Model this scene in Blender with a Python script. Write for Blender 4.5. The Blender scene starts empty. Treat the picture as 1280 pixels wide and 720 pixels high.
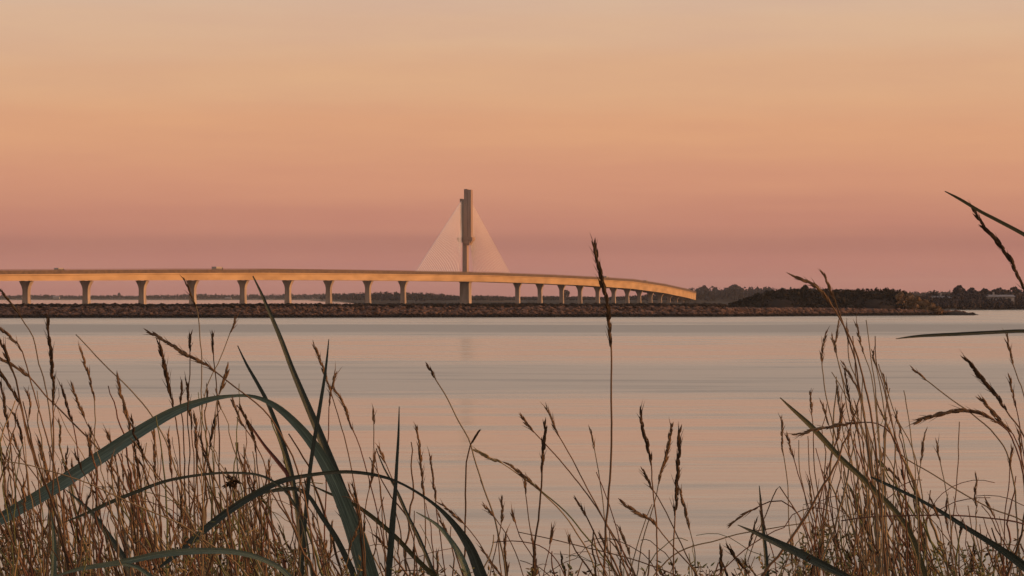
import bpy, bmesh, math, random
from mathutils import Vector, Matrix, noise
R = math.radians
rnd = random.Random(7)
C = bpy.context.scene.collection
scene = bpy.context.scene

# ------------------------------------------------------------------ camera maths
F, CX, HY, CAMZ = 3200.0, 640.0, 371.0, 5.0
def at(px, py, Y):
    return Vector(((px - CX) / F * Y, Y, CAMZ + (HY - py) / F * Y))
def zat(py, Y): return CAMZ + (HY - py) / F * Y
def xat(px, Y): return (px - CX) / F * Y
def interp(tab, x):
    if x <= tab[0][0]: return tab[0][1]
    for (a, b), (c, d) in zip(tab, tab[1:]):
        if x <= c: return b + (d - b) * (x - a) / (c - a)
    return tab[-1][1]

# ------------------------------------------------------------------ helpers
class MB:
    def __init__(s): s.v = []; s.f = []; s.m = []
    def add(s, vs, fs, mi=0):
        o = len(s.v); s.v += [tuple(p) for p in vs]
        s.f += [tuple(i + o for i in f) for f in fs]; s.m += [mi] * len(fs)
    def box(s, c, size, rz=0, mi=0):
        hx, hy, hz = [k / 2 for k in size]; ca, sa = math.cos(rz), math.sin(rz)
        vs = []
        for z in (-hz, hz):
            for x, y in ((-hx, -hy), (hx, -hy), (hx, hy), (-hx, hy)):
                vs.append((c[0] + x * ca - y * sa, c[1] + x * sa + y * ca, c[2] + z))
        s.add(vs, [(3, 2, 1, 0), (4, 5, 6, 7), (0, 1, 5, 4), (1, 2, 6, 5), (2, 3, 7, 6), (3, 0, 4, 7)], mi)
    def tube(s, pts, rads, n=5, mi=0):
        k = len(pts); vs = []; fs = []
        for i, p in enumerate(pts):
            t = (pts[min(i + 1, k - 1)] - pts[max(i - 1, 0)]).normalized()
            a = t.cross(Vector((0, 1, 0)))
            if a.length < 1e-4: a = t.cross(Vector((1, 0, 0)))
            a.normalize(); b = t.cross(a)
            for j in range(n):
                w = 2 * math.pi * j / n
                vs.append(p + (a * math.cos(w) + b * math.sin(w)) * rads[i])
        for i in range(k - 1):
            for j in range(n):
                fs.append((i * n + j, i * n + (j + 1) % n, (i + 1) * n + (j + 1) % n, (i + 1) * n + j))
        fs.append(tuple(range(n))[::-1]); fs.append(tuple((k - 1) * n + j for j in range(n)))
        s.add(vs, fs, mi)
    def spindle(s, p, axis, L, w, mi=0, n=4):
        axis = axis.normalized(); a = axis.cross(Vector((0.3, 0.9, 0.1))).normalized(); b = axis.cross(a)
        vs = [p]; ph = rnd.random() * 6
        for f, ww in ((.3, w), (.62, w * .8)):
            for j in range(n):
                q = ph + 2 * math.pi * j / n
                vs.append(p + axis * (L * f) + (a * math.cos(q) + b * math.sin(q)) * ww * .5)
        vs.append(p + axis * L); e = len(vs) - 1; fs = []
        for j in range(n):
            k = (j + 1) % n
            fs += [(0, 1 + k, 1 + j), (1 + j, 1 + k, 1 + n + k, 1 + n + j), (1 + n + j, 1 + n + k, e)]
        s.add(vs, fs, mi)
    def ico(s, c, r, jit=.25, sub=1, mi=0):
        vs, fs = ICO[sub]
        rx, ry, rz = r if isinstance(r, tuple) else (r, r, r)
        a = rnd.random() * 6.28; ca, sa = math.cos(a), math.sin(a); out = []
        for v in vs:
            k = 1 + rnd.uniform(-jit, jit)
            x, y, z = v[0] * k, v[1] * k, v[2] * k
            out.append((c[0] + (x * ca - y * sa) * rx, c[1] + (x * sa + y * ca) * ry, c[2] + z * rz))
        s.add(out, fs, mi)
    def build(s, name, mats, parent=None, smooth=False):
        me = bpy.data.meshes.new(name); me.from_pydata(s.v, [], s.f)
        for m in (mats if isinstance(mats, (list, tuple)) else [mats]): me.materials.append(m)
        if any(s.m): me.polygons.foreach_set('material_index', s.m)
        if smooth: me.polygons.foreach_set('use_smooth', [True] * len(s.f))
        me.update()
        o = bpy.data.objects.new(name, me); C.objects.link(o)
        if parent is not None:
            o.parent = parent; o.matrix_parent_inverse = Matrix.Translation(-parent.location)
        return o
ICO = {}
for k in (1, 2):
    bm = bmesh.new(); bmesh.ops.create_icosphere(bm, subdivisions=k, radius=1)
    bm.verts.index_update()
    ICO[k] = ([tuple(v.co) for v in bm.verts], [tuple(v.index for v in f.verts) for f in bm.faces]); bm.free()

def empty(name, loc=(0, 0, 0)):
    o = bpy.data.objects.new(name, None); C.objects.link(o); o.location = loc; o.empty_display_size = .1
    return o
def tag(o, label=None, cat=None, group=None, kind=None):
    if label: o['label'] = label
    if cat: o['category'] = cat
    if group: o['group'] = group
    if kind: o['kind'] = kind
    return o

# ------------------------------------------------------------------ materials
def mat(name, col, rough=.8, var=None, scale=1.0, stretch=(1, 1, 1), spec=.06, bump=0, metallic=0, detail=4, lo=.35, hi=.65):
    m = bpy.data.materials.new(name); m.use_nodes = True
    nt = m.node_tree; b = nt.nodes['Principled BSDF']
    b.inputs['Base Color'].default_value = (*col, 1); b.inputs['Roughness'].default_value = rough
    b.inputs['Specular IOR Level'].default_value = spec; b.inputs['Metallic'].default_value = metallic
    if var is not None:
        tc = nt.nodes.new('ShaderNodeTexCoord'); mp = nt.nodes.new('ShaderNodeMapping')
        mp.inputs['Scale'].default_value = stretch
        nz = nt.nodes.new('ShaderNodeTexNoise'); nz.inputs['Scale'].default_value = scale; nz.inputs['Detail'].default_value = detail
        rp = nt.nodes.new('ShaderNodeValToRGB')
        rp.color_ramp.elements[0].position = lo; rp.color_ramp.elements[0].color = (*col, 1)
        rp.color_ramp.elements[1].position = hi; rp.color_ramp.elements[1].color = (*var, 1)
        L = nt.links.new
        L(tc.outputs['Object'], mp.inputs['Vector']); L(mp.outputs['Vector'], nz.inputs['Vector'])
        L(nz.outputs['Fac'], rp.inputs['Fac']); L(rp.outputs['Color'], b.inputs['Base Color'])
        if bump:
            bp = nt.nodes.new('ShaderNodeBump'); bp.inputs['Strength'].default_value = bump
            L(nz.outputs['Fac'], bp.inputs['Height']); L(bp.outputs['Normal'], b.inputs['Normal'])
    return m
M = {}
M['girder'] = mat('weathered_concrete', (.41, .265, .15), .85, (.30, .19, .105), .06, (1, 1, 4), detail=7)
M['pier'] = mat('pier_concrete', (.35, .265, .22), .9, (.22, .165, .14), .5, (1, 1, .3), detail=6)
M['pylon'] = mat('pylon_concrete', (.32, .21, .165), .85, (.23, .15, .12), .4, (1, 1, .15))
M['anchor'] = mat('pale_anchor_concrete', (.27, .21, .17), .85, (.20, .155, .125), .4, (1, 1, .15))
M['barrier'] = mat('brown_barrier', (.13, .085, .06), .8, (.085, .055, .042), .6)
M['asphalt'] = mat('asphalt', (.05, .05, .05), .9, (.065, .062, .06), 2)
M['paint'] = mat('road_paint', (.7, .7, .66), .7)
M['stay'] = mat('stay_sheath', (.80, .66, .60), .5)
M['rock'] = None
M['sand'] = mat('dune_sand', (.28, .21, .15), .95, (.18, .13, .09), 6, bump=.3)
M['shore'] = mat('shore_soil', (.11, .085, .065), .95, (.06, .05, .04), .05)
M['leafdark'] = mat('dark_foliage', (.035, .034, .026), .9, (.055, .05, .034), .25)
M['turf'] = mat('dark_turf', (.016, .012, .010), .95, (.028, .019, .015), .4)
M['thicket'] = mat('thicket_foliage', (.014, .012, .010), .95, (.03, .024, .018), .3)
M['leafshore'] = mat('shore_foliage', (.026, .022, .027), .95, (.042, .033, .034), .05)
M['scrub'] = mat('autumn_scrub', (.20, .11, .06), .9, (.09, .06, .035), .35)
M['trunk'] = mat('bark', (.09, .065, .05), .9, (.06, .045, .035), 3)
M['house'] = mat('house_render', (.27, .24, .23), .8, (.22, .195, .19), .5)
M['roof'] = mat('slate_roof', (.22, .19, .19), .8, (.17, .15, .15), 1)
M['glass'] = mat('window_glass', (.03, .035, .04), .1, spec=.6)
M['vanpaint'] = mat('grey_van_paint', (.30, .24, .21), .4, spec=.5)
M['truckpaint'] = mat('grey_truck_paint', (.30, .24, .21), .4, spec=.5)
M['rubber'] = mat('tyre_rubber', (.03, .03, .03), .9)
# grass
M['brown'] = mat('brown_stem', (0.155, 0.094, 0.058), .75, (0.084, 0.053, 0.035), 25, (1, 1, .4))
M['red'] = mat('russet_stem', (0.144, 0.064, 0.043), .75, (0.075, 0.040, 0.029), 25, (1, 1, .4))
M['dark'] = mat('dark_stem', (0.044, 0.029, 0.019), .75, (0.077, 0.045, 0.027), 25, (1, 1, .4))
M['straw'] = mat('straw_stem', (0.270, 0.193, 0.108), .75, (0.162, 0.112, 0.065), 25, (1, 1, .4))
M['grey'] = mat('grey_stem', (0.195, 0.158, 0.111), .75, (0.117, 0.091, 0.065), 25, (1, 1, .4))
M['green'] = mat('olive_stem', (0.140, 0.141, 0.063), .7, (0.084, 0.083, 0.039), 25, (1, 1, .4))
M['seed'] = mat('brown_seed', (0.176, 0.107, 0.060), .85, (0.086, 0.052, 0.033), 90)
M['seeddark'] = mat('dark_seed', (0.065, 0.038, 0.022), .85, (0.034, 0.023, 0.015), 90)
M['seedpale'] = mat('pale_seed', (0.275, 0.199, 0.100), .85, (0.163, 0.113, 0.056), 90)

def leaf_mat(name, a, b):
    m = bpy.data.materials.new(name); m.use_nodes = True; nt = m.node_tree; L = nt.links.new
    bs = nt.nodes['Principled BSDF']; bs.inputs['Roughness'].default_value = .5; bs.inputs['Specular IOR Level'].default_value = .35
    uv = nt.nodes.new('ShaderNodeUVMap'); mp = nt.nodes.new('ShaderNodeMapping'); mp.inputs['Scale'].default_value = (13, 1.3, 1)
    nz = nt.nodes.new('ShaderNodeTexNoise'); nz.inputs['Scale'].default_value = 1; nz.inputs['Detail'].default_value = 5
    rp = nt.nodes.new('ShaderNodeValToRGB'); rp.color_ramp.elements[0].position = .36; rp.color_ramp.elements[1].position = .68
    rp.color_ramp.elements[0].color = (*a, 1); rp.color_ramp.elements[1].color = (*b, 1)
    L(uv.outputs['UV'], mp.inputs['Vector']); L(mp.outputs['Vector'], nz.inputs['Vector']); L(nz.outputs['Fac'], rp.inputs['Fac'])
    m2 = nt.nodes.new('ShaderNodeMapping'); m2.inputs['Scale'].default_value = (2, .5, 1); L(uv.outputs['UV'], m2.inputs['Vector'])
    n2 = nt.nodes.new('ShaderNodeTexNoise'); n2.inputs['Scale'].default_value = 1.4; n2.inputs['Detail'].default_value = 6; n2.inputs['Roughness'].default_value = .7; L(m2.outputs['Vector'], n2.inputs['Vector'])
    mr = nt.nodes.new('ShaderNodeMapRange'); mr.inputs['From Min'].default_value = .56; mr.inputs['From Max'].default_value = .72; mr.inputs['To Max'].default_value = .75; L(n2.outputs['Fac'], mr.inputs['Value'])
    mx = nt.nodes.new('ShaderNodeMix'); mx.data_type = 'RGBA'; mx.inputs['B'].default_value = (.10, .075, .045, 1)   # dry blotches
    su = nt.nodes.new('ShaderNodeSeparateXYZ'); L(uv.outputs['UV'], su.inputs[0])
    rm = nt.nodes.new('ShaderNodeValToRGB'); er = rm.color_ramp.elements          # pale midrib, with the V-fold's highlight painted into it; edges darker
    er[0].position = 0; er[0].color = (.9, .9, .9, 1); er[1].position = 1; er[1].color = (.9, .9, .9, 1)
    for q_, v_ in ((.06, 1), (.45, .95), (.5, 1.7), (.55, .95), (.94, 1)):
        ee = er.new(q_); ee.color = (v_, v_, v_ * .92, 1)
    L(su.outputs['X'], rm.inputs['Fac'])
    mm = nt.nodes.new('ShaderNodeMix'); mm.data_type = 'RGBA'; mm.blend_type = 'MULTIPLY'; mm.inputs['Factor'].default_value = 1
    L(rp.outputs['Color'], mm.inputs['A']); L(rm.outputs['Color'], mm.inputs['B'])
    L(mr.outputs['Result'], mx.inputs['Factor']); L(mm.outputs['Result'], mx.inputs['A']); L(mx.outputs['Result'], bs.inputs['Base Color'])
    bp = nt.nodes.new('ShaderNodeBump'); bp.inputs['Strength'].default_value = .5; bp.inputs['Distance'].default_value = .003
    L(nz.outputs['Fac'], bp.inputs['Height']); L(bp.outputs['Normal'], bs.inputs['Normal'])
    return m
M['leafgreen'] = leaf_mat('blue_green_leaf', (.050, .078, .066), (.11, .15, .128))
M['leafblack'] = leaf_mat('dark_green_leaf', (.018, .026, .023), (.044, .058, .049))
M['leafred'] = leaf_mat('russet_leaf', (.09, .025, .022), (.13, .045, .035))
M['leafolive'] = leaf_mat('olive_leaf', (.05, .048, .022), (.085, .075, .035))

def rock_mat():
    m = bpy.data.materials.new('breakwater_rock'); m.use_nodes = True; nt = m.node_tree; L = nt.links.new
    b = nt.nodes['Principled BSDF']; b.inputs['Roughness'].default_value = .85; b.inputs['Specular IOR Level'].default_value = .08
    ge = nt.nodes.new('ShaderNodeNewGeometry'); sx = nt.nodes.new('ShaderNodeSeparateXYZ'); L(ge.outputs['Position'], sx.inputs[0])
    nz = nt.nodes.new('ShaderNodeTexNoise'); nz.inputs['Scale'].default_value = .8; nz.inputs['Detail'].default_value = 5
    L(ge.outputs['Position'], nz.inputs['Vector'])
    r1 = nt.nodes.new('ShaderNodeValToRGB'); e = r1.color_ramp.elements
    e[0].position = .35; e[0].color = (.036, .021, .018, 1); e[1].position = .70; e[1].color = (.165, .098, .078, 1)
    L(nz.outputs['Fac'], r1.inputs['Fac'])
    n2 = nt.nodes.new('ShaderNodeTexNoise'); n2.inputs['Scale'].default_value = .25; L(ge.outputs['Position'], n2.inputs['Vector'])
    ad = nt.nodes.new('ShaderNodeMath'); ad.operation = 'MULTIPLY_ADD'; ad.inputs[1].default_value = .5
    L(n2.outputs['Fac'], ad.inputs[0]); L(sx.outputs['Z'], ad.inputs[2])
    mr = nt.nodes.new('ShaderNodeMapRange'); mr.inputs['From Min'].default_value = .85; mr.inputs['From Max'].default_value = 1.15
    L(ad.outputs[0], mr.inputs['Value'])                       # weed-blackened rock up to the tide line
    mx = nt.nodes.new('ShaderNodeMix'); mx.data_type = 'RGBA'
    mx.inputs['A'].default_value = (.012, .010, .009, 1)
    L(mr.outputs['Result'], mx.inputs['Factor']); L(r1.outputs['Color'], mx.inputs['B'])
    L(mx.outputs['Result'], b.inputs['Base Color'])
    return m
M['rock'] = rock_mat()

def water_mat():
    m = bpy.data.materials.new('river_water'); m.use_nodes = True; nt = m.node_tree; L = nt.links.new; N = nt.nodes.new
    b = nt.nodes['Principled BSDF']
    b.inputs['Base Color'].default_value = (.33, .28, .235, 1); b.inputs['IOR'].default_value = 1.33
    ge = N('ShaderNodeNewGeometry'); sx = N('ShaderNodeSeparateXYZ'); L(ge.outputs['Position'], sx.inputs[0])
    # wind bands across the river: ruffled / calm stripes
    mp = N('ShaderNodeMapping'); mp.inputs['Scale'].default_value = (.006, .035, 1); L(ge.outputs['Position'], mp.inputs['Vector'])
    nz = N('ShaderNodeTexNoise'); nz.inputs['Scale'].default_value = 1; nz.inputs['Detail'].default_value = 4; L(mp.outputs['Vector'], nz.inputs['Vector'])
    dv = N('ShaderNodeMath'); dv.operation = 'DIVIDE'; dv.inputs[0].default_value = 5 * F / 350; L(sx.outputs['Y'], dv.inputs[1])
    ws = N('ShaderNodeMath'); ws.operation = 'MULTIPLY_ADD'; ws.inputs[1].default_value = .05; L(nz.outputs['Fac'], ws.inputs[0])
    sb = N('ShaderNodeMath'); sb.operation = 'SUBTRACT'; sb.inputs[1].default_value = .025; L(dv.outputs[0], ws.inputs[2]); L(ws.outputs[0], sb.inputs[0])
    rp = N('ShaderNodeValToRGB'); cr = rp.color_ramp
    st = [(0, .0), (.03, .0), (.055, .33), (.075, .36), (.092, .38), (.104, 1.0), (.124, .95), (.138, .33), (.16, .2), (.215, .2), (.25, .52), (.33, .56), (.37, .22), (.50, .17),
          (.60, .22), (.70, .26), (.85, .3), (1, .32)]
    cr.elements[0].position = st[0][0]; cr.elements[0].color = (st[0][1],) * 3 + (1,)
    cr.elements[1].position = 1; cr.elements[1].color = (st[-1][1],) * 3 + (1,)
    for p, v in st[1:-1]:
        e = cr.elements.new(p); e.color = (v, v, v, 1)
    L(sb.outputs[0], rp.inputs['Fac'])
    # patchy cat's-paws
    mp2 = N('ShaderNodeMapping'); mp2.inputs['Scale'].default_value = (.035, .16, 1); L(ge.outputs['Position'], mp2.inputs['Vector'])
    n2 = N('ShaderNodeTexNoise'); n2.inputs['Scale'].default_value = 1; n2.inputs['Detail'].default_value = 6; n2.inputs['Roughness'].default_value = .65; L(mp2.outputs['Vector'], n2.inputs['Vector'])
    r2 = N('ShaderNodeMapRange'); r2.inputs['From Min'].default_value = .50; r2.inputs['From Max'].default_value = .74; r2.inputs['To Max'].default_value = .55
    L(n2.outputs['Fac'], r2.inputs['Value'])
    ad = N('ShaderNodeMath'); ad.operation = 'ADD'; ad.use_clamp = True; L(rp.outputs['Color'], ad.inputs[0]); L(r2.outputs['Result'], ad.inputs[1])
    rr = N('ShaderNodeMapRange'); rr.inputs['To Min'].default_value = .07; rr.inputs['To Max'].default_value = .52; L(ad.outputs[0], rr.inputs['Value'])
    L(rr.outputs['Result'], b.inputs['Roughness'])
    # ripples
    mp3 = N('ShaderNodeMapping'); mp3.inputs['Scale'].default_value = (.35, 1.0, 1); L(ge.outputs['Position'], mp3.inputs['Vector'])
    n3 = N('ShaderNodeTexNoise'); n3.inputs['Scale'].default_value = .9; n3.inputs['Detail'].default_value = 3; L(mp3.outputs['Vector'], n3.inputs['Vector'])
    sm = N('ShaderNodeMapRange'); sm.inputs['To Min'].default_value = .10; sm.inputs['To Max'].default_value = .6; L(ad.outputs[0], sm.inputs['Value'])
    bp = N('ShaderNodeBump'); bp.inputs['Distance'].default_value = .12; L(sm.outputs['Result'], bp.inputs['Strength'])
    L(n3.outputs['Fac'], bp.inputs['Height']); L(bp.outputs['Normal'], b.inputs['Normal'])
    return m
M['water'] = water_mat()

# ------------------------------------------------------------------ world, sun, camera
SUN_DIR = Vector((1, -.07, 0)).normalized(); SUN_EL = R(4.5)
sv = Vector((SUN_DIR.x * math.cos(SUN_EL), SUN_DIR.y * math.cos(SUN_EL), math.sin(SUN_EL)))
def srgb(c): return tuple((x / 255 / 12.92) if x / 255 <= .04045 else ((x / 255 + .055) / 1.055) ** 2.4 for x in c)
w = bpy.data.worlds.new('World'); scene.world = w; w.use_nodes = True
nt = w.node_tree; L = nt.links.new; N = nt.nodes.new
bg = nt.nodes['Background']; out = nt.nodes['World Output']
sky = N('ShaderNodeTexSky'); sky.sky_type = 'NISHITA'; sky.sun_disc = False
sky.sun_elevation = SUN_EL; sky.sun_rotation = math.atan2(sv.x, sv.y); sky.dust_density = 2; sky.air_density = 1.3
L(sky.outputs['Color'], bg.inputs['Color']); bg.inputs['Strength'].default_value = .05
tc = N('ShaderNodeTexCoord'); sx = N('ShaderNodeSeparateXYZ'); L(tc.outputs['Generated'], sx.inputs[0])
mp = N('ShaderNodeMapping'); mp.inputs['Scale'].default_value = (2.2, 2.2, 55); L(tc.outputs['Generated'], mp.inputs['Vector'])
nz = N('ShaderNodeTexNoise'); nz.inputs['Scale'].default_value = 1; nz.inputs['Detail'].default_value = 4; L(mp.outputs['Vector'], nz.inputs['Vector'])
zz = N('ShaderNodeMath'); zz.operation = 'MULTIPLY_ADD'; zz.inputs[1].default_value = .022; L(nz.outputs['Fac'], zz.inputs[0]); L(sx.outputs['Z'], zz.inputs[2])
z2 = N('ShaderNodeMath'); z2.operation = 'SUBTRACT'; z2.inputs[1].default_value = .011; L(zz.outputs[0], z2.inputs[0])
z3 = N('ShaderNodeMath'); z3.operation = 'MAXIMUM'; z3.inputs[1].default_value = 0; L(z2.outputs[0], z3.inputs[0])
sq = N('ShaderNodeMath'); sq.operation = 'SQRT'; L(z3.outputs[0], sq.inputs[0])
rp = N('ShaderNodeValToRGB'); cr = rp.color_ramp; cr.interpolation = 'EASE'
SKY = [(0, (172, 112, 106)), (.113, (180, 120, 111)), (.146, (172, 115, 107)), (.178, (189, 127, 113)), (.215, (203, 140, 118)), (.25, (211, 151, 121)),
       (.291, (211, 160, 130)), (.3216, (209, 166, 141)), (.345, (205, 168, 149)), (.42, (222, 197, 176)), (.55, (212, 198, 186)), (1, (146, 150, 162))]
cr.elements[0].position = 0; cr.elements[0].color = (*srgb(SKY[0][1]), 1)
cr.elements[1].position = 1; cr.elements[1].color = (*srgb(SKY[-1][1]), 1)
for p, c in SKY[1:-1]:
    e = cr.elements.new(p); e.color = (*srgb(c), 1)
L(sq.outputs[0], rp.inputs['Fac'])
b2 = N('ShaderNodeBackground'); b2.inputs['Strength'].default_value = .96; mpb = N('ShaderNodeMapping'); mpb.inputs['Scale'].default_value = (9, 9, 70); L(tc.outputs['Generated'], mpb.inputs['Vector'])
nb = N('ShaderNodeTexNoise'); nb.inputs['Scale'].default_value = 1; nb.inputs['Detail'].default_value = 8; nb.inputs['Roughness'].default_value = .62; L(mpb.outputs['Vector'], nb.inputs['Vector'])
rb = N('ShaderNodeValToRGB'); rb.color_ramp.elements[0].position = .36; rb.color_ramp.elements[0].color = (.955, .93, .965, 1)
rb.color_ramp.elements[1].position = .64; rb.color_ramp.elements[1].color = (1.03, 1.05, 1.0, 1); L(nb.outputs['Fac'], rb.inputs['Fac'])
ml = N('ShaderNodeMix'); ml.data_type = 'RGBA'; ml.blend_type = 'MULTIPLY'; ml.inputs['Factor'].default_value = .6     # thin streaks of high cloud
L(rp.outputs['Color'], ml.inputs['A']); L(rb.outputs['Color'], ml.inputs['B']); L(ml.outputs['Result'], b2.inputs['Color'])
asd = N('ShaderNodeAddShader'); L(bg.outputs[0], asd.inputs[0]); L(b2.outputs[0], asd.inputs[1]); L(asd.outputs[0], out.inputs['Surface'])

sl = bpy.data.lights.new('sun', 'SUN'); sl.energy = 4.2; sl.angle = R(.5); sl.color = (1, .50, .19)
so = bpy.data.objects.new('sun', sl); C.objects.link(so); so.rotation_euler = sv.to_track_quat('Z', 'Y').to_euler(); so.location = (60, -30, 40)
cam = bpy.data.cameras.new('camera'); co = bpy.data.objects.new('camera', cam); C.objects.link(co); scene.camera = co
cam.sensor_width = 36; cam.lens = 36 * F / 1280; cam.clip_start = .1; cam.clip_end = 30000
co.location = (0, 0, CAMZ); co.rotation_euler = (R(90) + math.atan((HY - 360) / F), 0, 0)
scene.view_settings.view_transform = 'Standard'; scene.view_settings.look = 'None'; scene.view_settings.exposure = 0; scene.view_settings.gamma = 1
scene.render.engine = 'CYCLES'; scene.cycles.use_denoising = True; scene.cycles.max_bounces = 6; scene.cycles.volume_bounces = 0
scene.cycles.pixel_filter_type = 'BLACKMAN_HARRIS'; scene.cycles.filter_width = 1.5

# ------------------------------------------------------------------ setting: water, dune, shores
mb = MB(); ys = [12, 60, 200, 500, 1000, 2000, 4000, 9000]; xs = [-6000, -1500, -300, 0, 300, 1500, 6000]
for y in ys:
    for x in xs: mb.v.append((x, y, 0))
for j in range(len(ys) - 1):
    for i in range(len(xs) - 1):
        a = j * len(xs) + i; mb.f.append((a, a + 1, a + 1 + len(xs), a + len(xs))); mb.m.append(0)
tag(mb.build('water', M['water']), kind='structure')

def gz(x, y):
    z = interp([(-60, 4.6), (-4, 4.0), (0, 3.9), (7, 3.75), (34, -.9), (60, -3)], y)
    return z + .09 * noise.noise(Vector((x * .5, y * .5, 0))) + .25 * noise.noise(Vector((x * .06, y * .06, 3)))
mb = MB()
gx = [-400, -200, -100, -50, -25] + [-12 + i * .5 for i in range(49)] + [25, 50, 100, 200, 400]
gy = [-60, -30, -15, -8] + [-4 + i * .5 for i in range(30)] + [11 + i * 2 for i in range(14)] + [45, 60]
for y in gy:
    for x in gx: mb.v.append((x, y, gz(x, y)))
for j in range(len(gy) - 1):
    for i in range(len(gx) - 1):
        a = j * len(gx) + i; mb.f.append((a, a + 1, a + 1 + len(gx), a + len(gx))); mb.m.append(0)
tag(mb.build('ground', M['sand'], smooth=True), kind='structure')

def shore(name, pxa, pxb, Y, depth, prof, step=6, bank=6, m='shore'):
    """land rising from the waterline at Y(px); prof = [(px, height)]"""
    mb = MB(); n = int((pxb - pxa) / step); rows = [(-2, -1.5), (0, -.2), (bank * .4, .35), (bank, .75), (bank * 4, 1), (depth, 1.15), (depth + 20, -1.5)]
    for r, (dy, k) in enumerate(rows):
        for i in range(n + 1):
            px = pxa + (pxb - pxa) * i / n; h = interp(prof, px); y0 = Y(px) if callable(Y) else Y
            y = y0 + dy; z = h * k if k > 0 else k
            if k > 0: z *= 1 + .15 * noise.noise(Vector((px * .05, r * 3.1, 1)))
            mb.v.append((xat(px, y0) * (1 + dy / y0 * .6), y, z))
    for r in range(len(rows) - 1):
        for i in range(n):
            a = r * (n + 1) + i; mb.f.append((a, a + 1, a + n + 2, a + n + 1)); mb.m.append(0)
    return tag(mb.build(name, M[m], smooth=True), kind='structure')

def crown(mb, c, r, h, n=7, leaves=40, mi=0, leafsize=.12):
    for k in range(n):
        a = rnd.random() * 6.28; q = rnd.random() ** .5
        p = (c[0] + math.cos(a) * q * r * .6, c[1] + math.sin(a) * q * r * .6, c[2] + h * rnd.uniform(.1, .78))
        s = rnd.uniform(.28, .5)
        mb.ico(p, (r * s, r * s, h * s * .62), .22, 1, mi)
    for k in range(leaves):
        a = rnd.random() * 6.28; t = rnd.random(); e = math.sin(math.pi * (.12 + .83 * t)) * rnd.uniform(.75, 1.12)
        p = Vector((c[0] + math.cos(a) * r * e * .9, c[1] + math.sin(a) * r * e * .9, c[2] + h * t * 1.04))
        s = leafsize * r * rnd.uniform(.6, 1.4)
        d1 = Vector((rnd.uniform(-1, 1), rnd.uniform(-1, 1), rnd.uniform(-1, 1))).normalized() * s
        d2 = d1.cross(Vector((rnd.uniform(-1, 1), rnd.uniform(-1, 1), rnd.uniform(-1, 1)))).normalized() * s
        mb.add([p - d1 - d2, p + d1 - d2 * .6, p + d1 * .7 + d2, p - d1 * .8 + d2], [(0, 1, 2, 3)], mi)

def wood(name, label, top, Y, base, m, rows=3, rowgap=10, spacing=.9, leaves=26, zjit=.16):
    """a far wood reading as one mass; top = [(px, py of the tree tops)], base = ground height"""
    mb = MB(); a, b = top[0][0], top[-1][0]
    for r in range(rows):
        px = a + rnd.uniform(0, 3)
        while px < b:
            y = (Y(px) if callable(Y) else Y) + 6 + r * rowgap + rnd.uniform(-3, 3)
            zt = zat(interp(top, px), y); bs = base(px) if callable(base) else base
            h = max(1.2, (zt - bs) * rnd.uniform(1 - zjit, 1 + zjit * .25))
            rad = h * rnd.uniform(.32, .55)
            crown(mb, (xat(px, y), y, bs + h * .02), rad, h * .96, 6, leaves)
            px += rad * spacing * F / y * rnd.uniform(.7, 1.3)
    return tag(mb.build(name, M[m]), label, kind='stuff')

# far left shore, mid shore behind the bridge, right shore
shore('far_shore', -500, 470, 4300, 900, [(-500, 2.2), (300, 2.0), (470, 1)], 12, 12)
YM = lambda px: 2350 + 25 * math.sin(px * .03) + max(0, 470 - px) * 9
shore('mid_shore', 385, 1500, YM, 700, [(385, .3), (430, 1.8), (840, 2.2), (880, 4), (960, 4), (1500, 3)], 8, 10)
YR = lambda px: 1010 + 18 * math.sin(px * .02)
shore('right_shore', 1120, 1700, YR, 500, [(1120, 1.0), (1150, 1.6), (1280, 1.8), (1700, 2)], 5, 6)
wood('far_woodland', 'thin hazy line of trees on the far bank seen under the bridge at left',
     [(-300, 367), (0, 368.6), (60, 368.2), (100, 369), (150, 368.5), (180, 368.8), (215, 367.6), (235, 366.8), (290, 368), (340, 367.2), (380, 367), (420, 366.5), (455, 366)], 4320, 1.8, 'leafshore', 2, 30, 1.0, 16, .3)
wood('mid_woodland', 'purple-grey wooded rise behind the bridge piers under the pylon',
     [(400, 369.5), (415, 367), (440, 366.4), (470, 364.8), (500, 364.6), (530, 365.8), (560, 367.5), (580, 369), (600, 368.8), (650, 370.5), (690, 369.5), (720, 370), (760, 371),
      (800, 368.5), (835, 365), (850, 361.5), (866, 360), (880, 358.5), (900, 358), (940, 358.5), (985, 359.5), (1100, 362.5), (1150, 364.5), (1200, 363), (1500, 362)], YM, 1.8, 'leafshore', 3, 22, .9, 22, .22)
wood('shore_woodland', 'dense dark trees along the far right bank',
     [(1140, 374), (1150, 370), (1160, 367.2), (1172, 367.8), (1185, 367), (1200, 365), (1215, 364), (1230, 364.2), (1250, 363), (1270, 364), (1290, 363), (1500, 362), (1690, 362)], YR, 1.5, 'leafshore', 3, 9, .8, 40, .22)

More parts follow.
